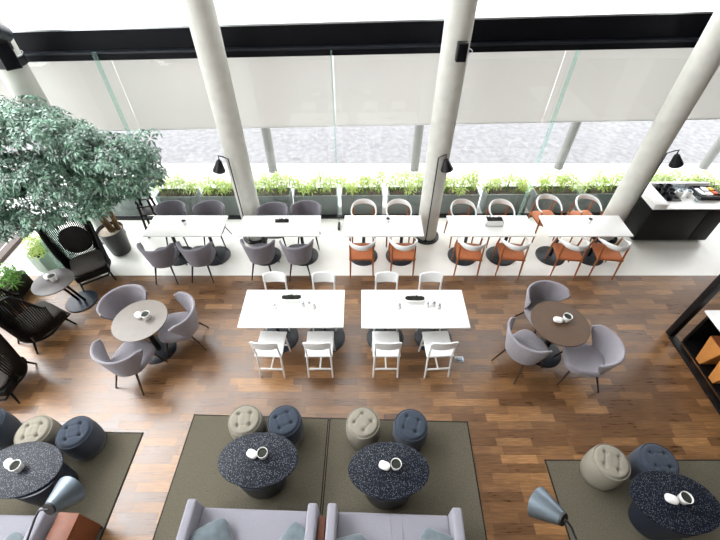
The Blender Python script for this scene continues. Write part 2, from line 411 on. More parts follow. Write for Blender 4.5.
# planter boxes beyond the glass
PX = [(-4.95, .8), (-3.80, .82), (-2.90, .78), (-1.82, .74), (-.93, .90), (.04, .86), (1.02, .86), (2.06, .84), (3.08, .90), (4.10, .9), (5.12, .9), (6.15, .9), (7.18, .9)]
pl_l = ['behind the big tree', 'behind left half of the first white table', 'behind right half of the first white table', 'just right of the left column', 'behind right end of the second white table',
        'behind left half of the third white table', 'left of the middle column base', 'behind left half of the fourth white table', 'behind right end of the fourth white table', 'behind left half of the fifth white table',
        'just left of the right column', 'behind the left part of the drinks station', 'behind the right part of the drinks station']
for i, ((x, w), lab) in enumerate(zip(PX, pl_l)):
    t = thing('planter_box', 'grey planter outside the glass, ' + lab, 'planter', (x, FY(x)+.27, -.01), FA, 'planter boxes outside the glass')
    mb = MB(); d = .32; h = .48; th = .02
    mb.box((0, -d/2+th/2, h/2), (w, th, h)).box((0, d/2-th/2, h/2), (w, th, h)).box((-w/2+th/2, 0, h/2), (th, d-2*th, h)).box((w/2-th/2, 0, h/2), (th, d-2*th, h)).box((0, 0, .02), (w-.06, d-.06, .03))
    mb.box((-w*.25, -d/2-.003, h/2), (.008, .006, h)).box((w*.25, -d/2-.003, h/2), (.008, .006, h))
    mb.build('box', m_plant, t, 0)
    MB().box((0, 0, h-.06), (w-2*th, d-2*th, .05)).build('soil', m_soil, t, 0)
    rnd = random.Random(40+i)
    bl = [((-.45+.9*k/8)*w, rnd.uniform(-.06, .1), rnd.uniform(.58, .84), (.11, .11, .13)) for k in range(9)]
    fo, fp = foliage(bl, 60+i, 5, .12, .03, 80, .3)
    st = MB()
    for p in fp[::3]: st.tube([(p.x*.8, p.y*.6, h-.06), (p.x*.95, p.y*.9, (h+p.z)/2), p], [.006, .005, .003], 5)
    st.build('stems', m_fern, t); fo.build('foliage', m_leafy, t, 0)

# ------------------------------------------------------------------ chair kinds
def leg(parent, p0, p1, r0, r1, m, name='leg'):
    return MB().tube([p0, p1], [r0, r1], 8).build(name, m, parent)
def ss(a, b, x):
    t = max(0, min(1, (x-a)/(b-a))); return t*t*(3-2*t)

def tub_chair(fab, name, label, cat, group, legm, w=1.0):
    t = thing(name, label, cat, group=group)
    # wrap-round back: an inner and an outer skin joined by a rounded rim
    na, nz_ = 40, 10; rows = []
    for i in range(na+1):
        q = -1+2*i/na; prof = []; k = abs(q)
        top = .80-.05*ss(.80, 1, k)
        for side in (0, 1):
            us = [j/nz_ for j in range(nz_+1)]
            if side: us = us[::-1]
            for u in us:
                A = R(58+36*ss(0, 1, u)); a_ = q*A                     # the wings reach further forward near the top
                z = .33+(top-.33)*u; th = .05*(1-.3*u)*(1-.35*ss(.75, 1, k))
                rx = .215+.09*u**1.15; ry = .205+.075*u
                if u < .12: rx -= .05*(1-u/.12)**2; ry -= .05*(1-u/.12)**2
                d = th/2 if side == 0 else -th/2
                prof.append(((rx+d)*w, (ry+d)*w, a_, z))
            if side == 0:
                rx, ry, a_, z = prof[-1]
                for c_, e_ in ((.008, .011), (.0175, .015), (.027, .011)): prof.append((rx-c_, ry-c_, a_, z+e_))
        rows.append([(math.sin(a_)*rx, -math.cos(a_)*ry+.0, z) for rx, ry, a_, z in prof])
    m = len(rows[0]); vs = [v for r_ in rows for v in r_]; fs = []
    for i in range(na):
        for j in range(m):
            k = (j+1) % m; fs.append([i*m+j, (i+1)*m+j, (i+1)*m+k, i*m+k])
    fs.append(list(range(m))); fs.append([na*m+j for j in range(m)][::-1])
    MB().add(vs, fs).build('back_shell', fab, t, 50)
    sv = []; n_ = 40
    pr = [(.80, .335), (.93, .345), (1, .375), (1, .425), (.96, .45), (.85, .46), (.5, .464), (.0, .466)]
    for k, z in pr:
        for i in range(n_):
            a_ = 2*PI*i/n_; c_, e_ = math.cos(a_), math.sin(a_)
            x = .235*k*math.copysign(abs(c_)**.62, c_); y = .245*k*math.copysign(abs(e_)**.62, e_)
            sv.append((x*w*(1+.06*e_), (y+.04)*w, z))
    sf = [[k*n_+i, k*n_+(i+1) % n_, (k+1)*n_+(i+1) % n_, (k+1)*n_+i] for k in range(len(pr)-1) for i in range(n_)]
    sf.append(list(range(n_))[::-1])
    MB().add(sv, sf).build('seat', fab, t, 50)
    for sx in (-1, 1):
        leg(t, (sx*.225*w, .26*w, 0), (sx*.165*w, .19*w, .345), .010, .017, legm)
        leg(t, (sx*.21*w, -.26*w, 0), (sx*.14*w, -.12*w, .345), .010, .017, legm)
    return t

def arm_chair(label, group):
    t = thing('bentwood_armchair', label, 'chair', group=group)
    # white bent back-and-arm rail
    pts = []; wf = []; hf = []
    n = 30
    for i in range(n+1):
        u = -1+2*i/n; a = u*R(118)
        x = .232*math.sin(a); y = -.255*math.cos(a)*1.05
        if abs(u) > .8: x *= 1-.25*(abs(u)-.8)
        z = .745-.075*ss(.45, 1, abs(u))
        pts.append((x, y, z)); k = ss(1, .3, abs(u)); wf.append(.013+.006*k); hf.append(.014+.042*ss(.9, .15, abs(u)))
    MB().tube(pts, 0, 12, flat=(wf, hf)).build('back_rail', m_whitep, t, 60)
    s = MB().box((0, .0, .425), (.44, .43, .03), .01)
    s.build('seat_frame', m_oak, t)
    MB().sell((0, 0, .445), (.215, .21, .022), .35).build('seat', m_tan, t, 60)
    for sx in (-1, 1):
        MB().tube([(sx*.215, .215, 0), (sx*.215, .19, .42), (sx*.2, .135, .67)], [.012, .018, .013], 8).build('leg', m_oak, t)
        MB().tube([(sx*.205, -.235, 0), (sx*.195, -.19, .42), (sx*.195, -.165, .72)], [.012, .018, .013], 8).build('leg', m_oak, t)
    return t

def cafe_chair(label, group):
    t = thing('white_cafe_chair', label, 'chair', group=group)
    MB().box((0, .01, .455), (.385, .40, .03), .013, (R(1.5), 0, 0), 3).build('seat', m_whitep, t, 60)
    n = 14; vs = []; fs = []
    for i in range(n+1):
        u = -1+2*i/n; x = .18*u; y = -.235+.03*(u*u); ht = .088*(1-abs(u)**6*.4)
        for dy in (-.008, .008):
            for j in range(5):
                w = -1+2*j/4; vs.append((x, y+dy-.012*w, (.755+w*ht)))
    for i in range(n):
        for s0 in (0, 5):
            for j in range(4):
                a = i*10+s0+j; fs.append([a, a+10, a+11, a+1])
        fs.append([i*10, i*10+5, i*10+15, i*10+10]); fs.append([i*10+4, i*10+14, i*10+19, i*10+9])
    fs.append([0, 1, 2, 3, 4, 9, 8, 7, 6, 5]); e_ = n*10; fs.append([e_+k for k in (0, 5, 6, 7, 8, 9, 4, 3, 2, 1)])
    MB().add(vs, fs).build('backrest', m_whitep, t, 40)
    for sx in (-1, 1):
        MB().tube([(sx*.175, -.23, 0), (sx*.165, -.165, .44), (sx*.163, -.205, .80)], [.013, .016, .012], 8).build('leg', m_whitep, t)
        MB().tube([(sx*.185, .20, 0), (sx*.165, .155, .445)], [.012, .017], 8).build('leg', m_whitep, t)
    MB().box((0, -.207, .18), (.34, .022, .026), .005).build('stretcher', m_whitep, t)
    MB().box((0, -.01, .182), (.022, .39, .022), .005).build('stretcher', m_whitep, t)
    MB().box((0, .183, .18), (.34, .022, .022), .005).build('stretcher', m_whitep, t)
    return t

def slat_chair(label, group):
    t = thing('slatted_wing_chair', label, 'chair', group=group)
    A = R(118); n = 50; sl = MB(); top = []; low = []
    for i in range(n+1):
        a = -A+2*A*i/n; k = abs(a)
        zt = 1.23-.06*ss(0, R(60), k)-.52*ss(R(72), R(118), k)
        r0, r1 = .285, .34-.02*ss(R(60), A, k)
        p0 = Vector((math.sin(a)*r0*1.05, -math.cos(a)*r0, .20)); p1 = Vector((math.sin(a)*r1*1.05, -math.cos(a)*r1-.03*math.cos(a), zt))
        top.append(p1); low.append(p0); sl.tube([p0, (p0+p1)/2+Vector((math.sin(a), -math.cos(a), 0))*.01, p1], .0098, 6)
    sl.build('slatted_back', m_blackm, t)
    MB().tube(top, .02, 8).build('top_rail', m_blackm, t); MB().tube(low, .018, 8).build('lower_rail', m_blackm, t)
    MB().tube([low[0], low[0]+Vector((.05, .24, 0)), low[-1]+Vector((-.05, .24, 0)), low[-1]], .018, 8).build('front_rail', m_blackm, t)
    MB().box((0, .06, .275), (.54, .56, .13), .03).build('seat_base', m_blackm, t)
    MB().sell((0, .07, .375), (.265, .27, .06), .4).build('seat_cushion', m_cush_t, t, 60)
    MB().sell((0, -.205, .70), (.22, .29, .06), .85, rot=(R(86), 0, 0)).build('back_cushion', m_cush_d, t, 60)
    for sx in (-1, 1):
        leg(t, (sx*.26, .34, 0), (sx*.23, .27, .24), .012, .02, m_blackm); leg(t, (sx*.22, -.30, 0), (sx*.18, -.2, .24), .012, .02, m_blackm)
    return t

# ------------------------------------------------------------------ white tables by the window
WT = [(-3.76, -2.41), (-2.13, -.71), (-.28, 1.11), (1.58, 3.05), (3.27, 4.73)]
wl = ['leftmost white two-base table by the window, with grey chairs', 'white two-base table right of the left column, with grey chairs', 'white two-base table left of the middle column, with tan-seated chairs',
      'white two-base table right of the middle column, holding a box planter', 'rightmost white window table, left of the drinks station']
def two_base_table(name, label, x0, x1, y0, y1, rd, group, top_h=.75, off=0):
    t = thing(name, label, 'table', ((x0+x1)/2, (y0+y1)/2, 0), 0, group); w = x1-x0; d = y1-y0
    MB().box((0, 0, top_h-.0125), (w, d, .025), .004).build('tabletop', m_white, t)
    for sx in (-.25, .25):
        MB().lathe([(rd, 0), (rd, .012), (rd-.01, .018), (.03, .022)], 40, Matrix.Translation((sx*w+off, 0, 0))).build('base_plate', m_disc, t)
        MB().lathe([(.03, .02), (.03, top_h-.03)], 16, Matrix.Translation((sx*w+off, 0, 0))).build('pedestal', m_black, t)
    return t
for (a, b_), lab in zip(WT, wl): two_base_table('window_table', lab, a, b_, 5.18, 5.755, .27, 'white tables along the windows')
two_base_table('communal_table', 'larger white table in the middle of the wood floor, left of the pair', -1.70, -.23, 3.25, 3.94, .30, 'white tables on the wood floor', .75, .06)
two_base_table('communal_table', 'larger white table in the middle of the wood floor, right of the pair', .02, 1.53, 3.24, 3.94, .29, 'white tables on the wood floor')

# grey tub chairs at the first two window tables
g1 = 'grey tub chairs at the window tables'
p = tub_chair(m_grey, 'tub_chair', '', 'chair', g1, m_black, .93)
spots = [(-3.44, 4.98, 0, 1, 'grey tub chair, near side of the leftmost white table, left one'), (-2.80, 5.01, .03, 1, 'grey tub chair on the near side of the leftmost white table, right one'),
         (-3.52, 5.88, 0, -1, 'grey tub chair on the window side of the leftmost white table, left one'), (-2.80, 5.88, 0, -1, 'grey tub chair on the window side of the leftmost white table, right one'),
         (-1.74, 5.07, .05, 1, 'grey tub chair on the near side of the second white table, left one'), (-1.08, 5.06, -.05, 1, 'grey tub chair on the near side of the second white table, right one'),
         (-1.61, 5.82, 0, -1, 'grey tub chair on the window side of the second white table, left one'), (-1.0, 5.88, 0, -1, 'grey tub chair on the window side of the second white table, right one')]
for i, (x, y, fx, fy, lab) in enumerate(spots):
    if i == 0: p.location = (x, y, 0); p.rotation_euler.z = face(fx, fy); p['label'] = lab
    else: dup(p, (x, y, 0), face(fx, fy), lab)
# light grey tub chairs at the round tables
g2 = 'light grey tub chairs at the round tables'
p = tub_chair(m_greyl, 'lounge_tub_chair', '', 'chair', g2, m_dwood, 1.07)
spots = [(-3.45, 3.68, .55, -.6, 'light grey tub chair behind the pale round table, back to the window'), (-2.68, 3.52, -.95, -.2, 'light grey tub chair on the right side of the left round table'), (-3.2, 2.95, .25, 1, 'light grey tub chair nearest the camera at the left round table'),
         (2.80, 3.77, .22, -1, 'grey tub chair behind the brown round table, its back to the window'), (2.34, 3.13, .85, .5, 'light grey tub chair on the left side of the brown round table'), (3.16, 2.95, -1, .25, 'light grey tub chair at the right of the brown round table')]
for i, (x, y, fx, fy, lab) in enumerate(spots):
    if i == 0: p.location = (x, y, 0); p.rotation_euler.z = face(fx, fy); p['label'] = lab
    else: dup(p, (x, y, 0), face(fx, fy), lab)
# white-railed armchairs
g3 = 'white-backed wooden armchairs at the window tables'
p = arm_chair('', g3); i = 0
names = ['the third', 'the fourth', 'the rightmost']
for tn, near, far in ((0, (.03, .75), (.07, .73)), (1, (1.93, 2.68), (1.94, 2.66)), (2, (3.68, 4.38), (3.60, 4.35))):
    for s_, xs, y, fy in (('near', near, 5.13, 1), ('window', far, 5.94, -1)):
        for k, x in enumerate(xs):
            lab = 'tan-seated armchair, white bent back, %s side, %s end of %s white table' % (s_, ('left', 'right')[k], names[tn])
            fx = {0: 0, 1: .12, 2: .14}[tn]*(1 if s_ == 'near' else .9)
            if tn == 2: y = 5.12 if s_ == 'near' else 6.1
            if i == 0: p.location = (x, y, 0); p.rotation_euler.z = face(fx, fy); p['label'] = lab
            else: dup(p, (x, y, 0), face(fx, fy), lab)
            i += 1
# white cafe chairs at the communal tables
g4 = 'white chairs at the tables on the wood floor'
p = cafe_chair('', g4); p.scale = (1.0, 1.05, 1.06); i = 0
for tn, near, far in ((0, (-1.26, -.57), (-1.31, -.56)), (1, (.37, 1.10), (.41, 1.09))):
    for s_, xs, y, fy in (('near', near, 3.145, 1), ('window', far, 3.92, -1)):
        for k, x in enumerate(xs):
            lab = 'white wooden chair, %s side of %s large white table, %s one' % (s_, ('left', 'right')[tn], ('left', 'right')[k])
            fx = {(0, 0): .04, (0, 1): 0, (1, 0): 0, (1, 1): -.06}[(tn, k)] if s_ == 'near' else 0
            if i == 0: p.location = (x, y, 0); p.rotation_euler.z = face(fx, fy); p['label'] = lab
            else: dup(p, (x, y, 0), face(fx, fy), lab)
            i += 1
# slatted wing chairs
g5 = 'black slatted wing chairs at the left'
p = slat_chair('black slatted high-backed chair in front of the tree pot', g5); p.location = (-4.80, 4.97, 0); p.rotation_euler.z = face(.55, -.8)
dup(p, (-5.0, 3.66, 0), face(.42, .9), 'black slatted high-backed chair at left edge, facing the small grey table')
dup(p, (-5.03, 2.80, 0), face(.15, -1), 'black slatted high-backed chair cut by the left edge, nearest the camera')

# ------------------------------------------------------------------ round tables
def round_table(label, x, y, r, m, h=.75, br=.24, off=(0, 0), group=None, name='round_table', pm=None):
    t = thing(name, label, 'table', (x, y, 0), 0, group)
    MB().lathe([(r-.03, h-.03), (r, h-.015), (r, h-.003), (r-.004, h), (0, h)], 64).build('tabletop', m, t)
    MB().lathe([(br, 0), (br, .012), (br-.012, .02), (.05, .03)], 40, Matrix.Translation((off[0], off[1], 0))).build('base_plate', pm or m_disc, t)
    MB().lathe([(.045, .02), (.04, h-.03)], 20, Matrix.Translation((off[0], off[1], 0))).build('pedestal', m_black, t)
    return t
g6 = 'round dining tables with three chairs'
round_table('pale taupe round table at left among three light grey chairs', -3.10, 3.38, .37, m_rtop_l, br=.26, group=g6)
round_table('brown round table at right among three grey chairs', 2.80, 3.33, .395, m_rtop_r, br=.27, group=g6)
t = thing('side_table', 'small round grey side table between the black slatted chairs', 'table', (-4.76, 4.14, 0))
MB().lathe([(.27, .69), (.29, .705), (.29, .717), (.285, .72), (0, .72)], 48).build('tabletop', m_gtop, t)
MB().lathe([(.25, 0), (.25, .012), (.24, .02), (.05, .025)], 40, Matrix.Translation((-.0, .2, 0))).build('base_plate', m_navyb, t)
MB().tube([(.04, .22, .02), (.05, .06, .69)], .022, 10).build('pedestal', m_black, t)
MB().tube([(-.06, .22, .02), (-.05, .06, .69)], .022, 10).build('pedestal', m_black, t)

# ------------------------------------------------------------------ rugs
def rug(label, x0, x1, y0, y1, rz=0, group='olive rugs under the sofas'):
    cx, cy = (x0+x1)/2, (y0+y1)/2
    t = thing('rug', label, 'rug', (cx, cy, 0), rz, group); w = x1-x0; d = y1-y0
    MB().box((0, 0, .005), (w-.03, d-.03, .01)).build('pile', m_rug, t, 0)
    e = MB()
    for s in (-1, 1): e.box((s*(w/2-.01), 0, .0055), (.014, d, .011)).box((0, s*(d/2-.01), .0055), (w-.034, .014, .011))
    e.build('binding', m_rug_edge, t, 0)
RA = R(-1.6)
rug('olive rug at left of the centre pair, under the left oval table', -2.30, -.46, -.9, 2.32, RA)
rug('olive rug at right of the centre pair, under the middle oval table', -.457, 1.40, -.95, 2.27, RA)
rug('olive rug in the lower left corner of the photo', -5.3, -2.87, -1.0, 2.12, R(-1))
rug('olive rug in the lower right corner of the photo', 2.31, 4.85, -1.1, 1.76, 0)

# ------------------------------------------------------------------ oval terrazzo coffee tables
def oval(label, x, y, rz=0, a=.45, b_=.298, off=(0, -.07)):
    t = thing('coffee_table', label, 'coffee table', (x, y, .011), rz, 'oval speckled coffee tables')
    MB().lathe([(.93, .51), (.99, .518), (1, .53), (.99, .538), (.97, .54), (0, .54)], 72, sx=a, sy=b_).build('tabletop', m_terr, t)
    MB().lathe([(.22, 0), (.25, .015), (.265, .06), (.30, .51)], 48, Matrix.Translation((off[0], off[1], 0)), 1.0, .8).build('drum_base', m_navyb, t)
ov = [(-1.148, 1.585), (.318, 1.475), (-3.76, 1.48), (3.315, 1.165)]
oval('dark speckled oval table in front of the left centre sofa', *ov[0])
oval('dark speckled oval table in front of the right centre sofa', *ov[1])
oval('dark speckled oval table in the lower left corner', *ov[2], off=(.14, -.05))
oval('dark speckled oval table in the lower right corner', *ov[3], rz=R(-6))

# ------------------------------------------------------------------ tufted poufs
def pouf(label, m):
    t = thing('tufted_pouf', label, 'pouf', group='tufted round poufs')
    vs = []; fs = []; nr, na = 22, 48; rt = .195
    bt = [(.075, .075), (-.075, .075), (.075, -.075), (-.075, -.075)]
    def top(x, y):
        r = math.hypot(x, y)/rt; z = .42+.015*(1-r*r)
        for bx, by in bt: z -= .026*math.exp(-((x-bx)**2+(y-by)**2)/.00045)
        z -= .007*math.exp(-(x*x)/.0001)*(1 if abs(y) < .075 else math.exp(-((abs(y)-.075)**2)/.0008)) * .4
        for c in (.075, -.075):
            z -= .008*math.exp(-((y-c)**2)/.00012)*ss(rt, .06, abs(x)); z -= .008*math.exp(-((x-c)**2)/.00012)*ss(rt, .06, abs(y))
        return z-.03*ss(.86, 1.0, r)
    vs.append((0, 0, top(0, 0)))
    for k in range(1, nr+1):
        r = rt*k/nr
        for i in range(na):
            a = 2*PI*i/na; x, y = r*math.cos(a), r*math.sin(a); vs.append((x, y, top(x, y)))
    for i in range(na): fs.append([0, 1+i, 1+(i+1) % na])
    for k in range(nr-1):
        for i in range(na):
            j = (i+1) % na; fs.append([1+k*na+i, 1+(k+1)*na+i, 1+(k+1)*na+j, 1+k*na+j])
    MB().add(vs, fs).build('tufted_top', m, t, 60)
    MB().lathe([(.185, .0), (.2, .01), (.215, .12), (.218, .25), (.21, .36), (.196, .392)], 48, cap=True).build('body', m, t, 60)
    MB().lathe([(.2, .385), (.206, .392), (.2, .399), (.194, .395)], 48, cap=False).build('piping', m, t, 60)
    bb = MB()
    for bx, by in bt: MB().lathe([(.011, 0), (.009, .005), (0, .007)], 12, Matrix.Translation((bx, by, top(bx, by)-.002))).build('button', m, t, 60)
    return t
pp = [(-1.43, 2.09, 1, 'beige tufted pouf behind the left centre oval table'), (-.94, 2.08, 0, 'slate blue tufted pouf behind the left centre oval table'),
      (.04, 2.06, 1, 'beige tufted pouf behind the right centre oval table'), (.63, 2.03, 0, 'slate blue tufted pouf behind the right centre oval table'),
      (-3.97, 1.95, 1, 'beige tufted pouf behind the lower left oval table'), (-3.47, 1.94, 0, 'slate blue tufted pouf behind the lower left oval table'),
      (-4.62, 2.05, 0, 'slate blue pouf cut by the left edge of the photo'),
      (2.90, 1.60, 1, 'beige tufted pouf at lower right'), (3.46, 1.61, 0, 'dark blue tufted pouf at lower right, tucked behind the oval table')]
A_ = pouf(pp[0][3], m_beige)
for i, (x, y, bg, lab) in enumerate(pp):
    z = .011
    if i == 0: A_.location = (x, y, z); A_.rotation_euler.z = .1
    else: dup(A_, (x, y, z), .1+.37*i if i != 4 else .2, lab, swap=None if bg else {m_beige: m_navy})

# ------------------------------------------------------------------ sofas, cushions, boxes
def sofa(label, x0, x1, yf, rz, group, seams=False):
    w = x1-x0; t = thing('sofa', label, 'sofa', ((x0+x1)/2, yf-.42, .011), rz, group)
    for sx in (-1, 1): MB().box((sx*(w/2-.05), .0, .345), (.10, .88, .61), .025, seg=3).build('armrest', m_sofa, t, 50)
    MB().box((0, -.02, .17), (w-.18, .8, .2), .01).build('base', m_sofa, t)
    MB().box((0, -.36, .45), (w-.18, .2, .62), .05, (R(4), 0, 0), 3).build('backrest', m_sofa, t, 50)
    se = MB().box((0, .08, .34), (w-.185, .68, .14), .03, seg=3).build('seat_cushion', m_sofa, t, 50)
    if seams:
        for x in (-.02, .1): MB().tube([(x-.02, .415, .37), (x-.01, .40, .408), (x, .1, .412), (x, -.2, .412)], .005, 6).build('seam', m_sofa, se)
    for sx in (-1, 1):
        for sy in (-.36, .36): MB().box((sx*(w/2-.08), sy, .035), (.05, .05, .07)).build('leg', m_blackm, t)
g7 = 'lavender-grey two-seat sofas'
sofa('pale lavender-grey sofa in the centre foreground, the left one', -1.79, -.445, 1.12, R(-1.8), g7)
sofa('pale lavender-grey sofa in the centre foreground, the right one with a seamed seat', -.345, 1.02, 1.08, R(-1.8), g7, True)
sofa('pale lavender-grey sofa cut by the lower left corner', -4.48, -3.17, 1.07, R(-1), g7)
def cushion(label, c, rot, s=(.2, .2, .075)):
    t = thing('throw_cushion', label, 'cushion', c, rot[2], 'blue-grey throw cushions')
    MB().sell((0, 0, 0), s, .42, 32, 14, (rot[0], rot[1], 0)).build('cover', m_cush, t, 60)
cushion('blue-grey cushion at the left end of the left centre sofa', (-1.47, .78, .505), (R(8), R(4), .5))
cushion('blue-grey cushion at the right end of the left centre sofa', (-.64, .78, .50), (R(8), R(-6), -.65), (.17, .17, .07))
cushion('blue-grey cushion at the left end of the right centre sofa', (-.10, .66, .505), (R(8), R(4), .25))
cushion('blue-grey cushion at the right end of the right centre sofa', (.76, .70, .505), (R(8), R(-6), -.4))
cushion('blue-grey cushion against the arm of the lower left sofa', (-3.42, .66, .505), (R(8), R(-8), -.5))
def wbox(label, x, y, w, d, h, rz):
    t = thing('box_side_table', label, 'side table', (x, y, .011), rz, 'narrow orange-brown side tables')
    MB().box((0, 0, h/2+.012), (w, d, h-.09), .004).build('body', m_brown, t)
    MB().box((0, 0, h-.012), (w+.006, d+.006, .024), .004).build('top', m_brown, t)
    for sx in (-1, 1):
        for sy in (-1, 1): MB().box((sx*(w/2-.015), sy*(d/2-.02), .03), (.02, .02, .06)).build('foot', m_blackm, t)
wbox('orange-brown wooden side table between the two centre sofas', -.395, .70, .06, .64, .54, R(-1.8))
wbox('orange-brown box side table beside the lower left sofa', -3.0, .82, .21, .46, .55, R(-3))

# ------------------------------------------------------------------ lamps
def reading_lamp(label, cap, mouth, pole, joint):
    """floor lamp with a steel cone shade; cap, mouth are the shade's ends, pole the upright (world)"""
    t = thing('reading_floor_lamp', label, 'floor lamp', (pole[0], pole[1], 0), 0, 'steel reading lamps beside the sofas')
    o = Vector((pole[0], pole[1], 0)); c = Vector(cap)-o; m = Vector(mouth)-o; d = (m-c); ln = d.length; q = d.normalized().to_track_quat('Z', 'Y').to_matrix().to_4x4()
    Mx = Matrix.Translation(c) @ q
    MB().lathe([(.056, 0), (.061, .01), (.135, ln), (.131, ln), (.057, .012), (0, .012)], 48, Mx, cap=False).build('lamp_shade', m_steel, t, 50)
    MB().lathe([(.0, -.014), (.054, -.014), (.0575, .0), (.0575, .010)], 32, Mx, cap=False).build('shade_cap', m_black, t)
    MB().lathe([(.0, .09), (.025, .09), (.03, .14), (.0, .17)], 16, Mx, cap=False).build('bulb', m_china, t)
    k = c-d.normalized()*.012
    j = Vector(joint)-o; top = Vector((0, 0, pole[2]))
    MB().tube([(0, 0, .02), (0, 0, pole[2]*.6), top-Vector((0, 0, .06)), top+Vector((0, .04, 0))*1, j-Vector((0, .06, 0)), j, j*.4+k*.6+Vector((0, 0, .015)), k], .0095, 10).build('pole', m_black, t, 60)
    MB().lathe([(.13, 0), (.13, .012), (.12, .018), (.012, .022)], 36).build('base', m_black, t)
reading_lamp('steel cone-shaded reading lamp over the lower left sofa arm', (-2.56, .87, 1.50), (-2.53, 1.04, 1.39), (-2.62, .36, 1.44), (-2.66, .86, 1.475))
reading_lamp('steel cone-shaded reading lamp at lower right, beside the corner rug', (1.645, .795, 1.50), (1.525, .945, 1.38), (1.76, .36, 1.44), (1.70, .74, 1.49))
def column_lamp(label, x, y, h, dx, dy=0, tilt=14):
    t = thing('column_floor_lamp', label, 'floor lamp', (x, y, 0), 0, 'black cone lamps standing at the columns')
    MB().tube([(0, 0, .03), (0, 0, h), (dx*.55, dy*.5, h+.045), (dx, dy, h+.06), (dx, dy, h-.02)], .011, 8).build('pole', m_black, t)
    MB().lathe([(.03, -.03), (.04, -.035), (.105, -.22), (.101, -.22), (.036, -.04)], 32, Matrix.Translation((dx, dy, h)) @ Matrix.Rotation(R(math.copysign(tilt, -dx)), 4, 'Y'), cap=False).build('lamp_shade', m_black, t)
    MB().lathe([(0, -.10), (.02, -.10), (.025, -.17), (0, -.19)], 12, Matrix.Translation((dx, dy, h)) @ Matrix.Rotation(R(math.copysign(tilt, -dx)), 4, 'Y'), cap=False).build('bulb', m_china, t)
    MB().lathe([(.0, .041), (.05, .041), (.05, .055), (.012, .06)], 24, cap=False).build('base', m_black, t)
column_lamp('black cone lamp on a thin pole at the left column', -2.16, 5.815, 1.86, -.15)
column_lamp('black cone lamp on a thin pole at the middle column', 1.285, 5.815, 1.88, .12)
column_lamp('black cone lamp on a thin pole at the right column', 4.985, 5.835, 1.95, .17, 0, 26)

# speakers on the columns
def speaker(label, x, y, z, w, d, h, rz, cr=.197, extra=False):
    t = thing('column_speaker', label, 'speaker', (x, y, z), rz, 'black speakers strapped to columns')
    MB().box((0, 0, 0), (w, d, h), .012).build('cabinet', m_black, t)
    MB().box((0, -d/2-.003, 0), (w-.03, .006, h-.03), .002).build('grille', m_beam, t)
    n = 40; cy = d/2+cr+.004
    MB().tube([((cr+.006)*math.sin(2*PI*i/n), cy-(cr+.006)*math.cos(2*PI*i/n), -.06) for i in range(n+1)], .006, 6).build('strap', m_silver, t)
    return t
speaker('small black speaker strapped to the middle column under the beam', 1.325+.04, 6.05-.197-.055, 3.47, .14, .10, .24, 0)
sp = speaker('black speaker strapped to the column at top left', -4.80, 5.83, 3.42, .20, .15, .34, R(40))
MB().lathe([(.198, -.19), (.203, -.19), (.203, -.08), (.198, -.08)], 40, Matrix.Translation((0, .276, 0)), cap=False).build('band', m_black, sp)
t = thing('black_spotlight', 'black round spotlight on the column at top left, above the speaker', 'spotlight', (-4.74, 5.84, 3.70))
MB().lathe([(0, -.12), (.10, -.12), (.12, .1), (.10, .13), (0, .13)], 28, Matrix.Rotation(R(60), 4, 'X'), cap=False).build('housing', m_disc, t)
MB().box((0, .06, -.14), (.03, .06, .18)).build('bracket', m_black, t)

# ------------------------------------------------------------------ drinks station (right)
sx0, sx1, sy0, sy1, sh = 5.38, 6.80, 5.86, 6.60, .82
t = thing('drinks_station', 'black cabinet with a white tray top at right, beside the right column', 'cabinet', ((sx0+sx1)/2, (sy0+sy1)/2, 0))
w, d = sx1-sx0, sy1-sy0
MB().box((0, 0, .43), (w, d, .74)).build('body', m_blackm, t, 0)
for k, (a, b_) in enumerate(((-w/2, -w/2+w*.74), (-w/2+w*.74, w/2))):
    MB().box(((a+b_)/2, -d/2-.008, .43), (b_-a-.012, .016, .70), .003).build('door', m_blackm, t)
MB().box((0, .03, .03), (w-.08, d-.1, .06)).build('plinth', m_black, t, 0)
MB().box((0, 0, sh-.01), (w, d, .02)).build('worktop', m_white, t, 0)
MB().box((-w/2+.12, 0, sh+.05), (.25, d, .10), .004).build('side_ledge', m_white, t)
MB().box((.1, d/2-.03, sh+.05), (w-.2, .05, .10), .004).build('back_ledge', m_white, t)
OX, OY = (sx0+sx1)/2, (sy0+sy1)/2
def simple(name, lab, cat, mb, m, loc, group=None, rz=0, smooth=40):
    o = mb.build(name, m, None, smooth); o.location = loc; o.rotation_euler.z = rz; return tag(o, lab, cat, group)
def tray_insert():
    t = thing('cutlery_tray', 'black divided tray with packets at the right of the drinks station', 'tray', (6.57, 6.30, sh))
    mb = MB().box((0, 0, .01), (.40, .36, .02))
    for s in (-1, 1): mb.box((s*.195, 0, .045), (.012, .36, .09)).box((0, s*.174, .045), (.4, .012, .09))
    mb.build('tray', m_black, t, 0)
    d_ = MB().box((-.07, 0, .04), (.008, .34, .07)).box((.08, 0, .04), (.008, .34, .07)); d_.build('dividers', m_black, t, 0)
tray_insert()
for k, (x, y, w_, d_, m, lab, rz) in enumerate(((6.44, 6.28, .08, .22, m_silver, 'silver packet in the left slot of the black tray', .1), (6.575, 6.37, .11, .12, m_silver, 'silver packet in the middle of the black tray', -.1), (6.575, 6.22, .11, .10, m_white, 'white packet in the middle of the black tray', .1),
                                              (6.705, 6.38, .08, .10, m_yel, 'yellow packet in the right slot of the black tray', .2), (6.705, 6.25, .08, .09, m_org, 'orange packet in the right slot of the black tray', -.1))):
    simple('packet', lab, 'packet', MB().box((0, 0, .04), (w_, d_, .07), .006), m, (x, y, sh+.02), 'packets in the tray', rz)
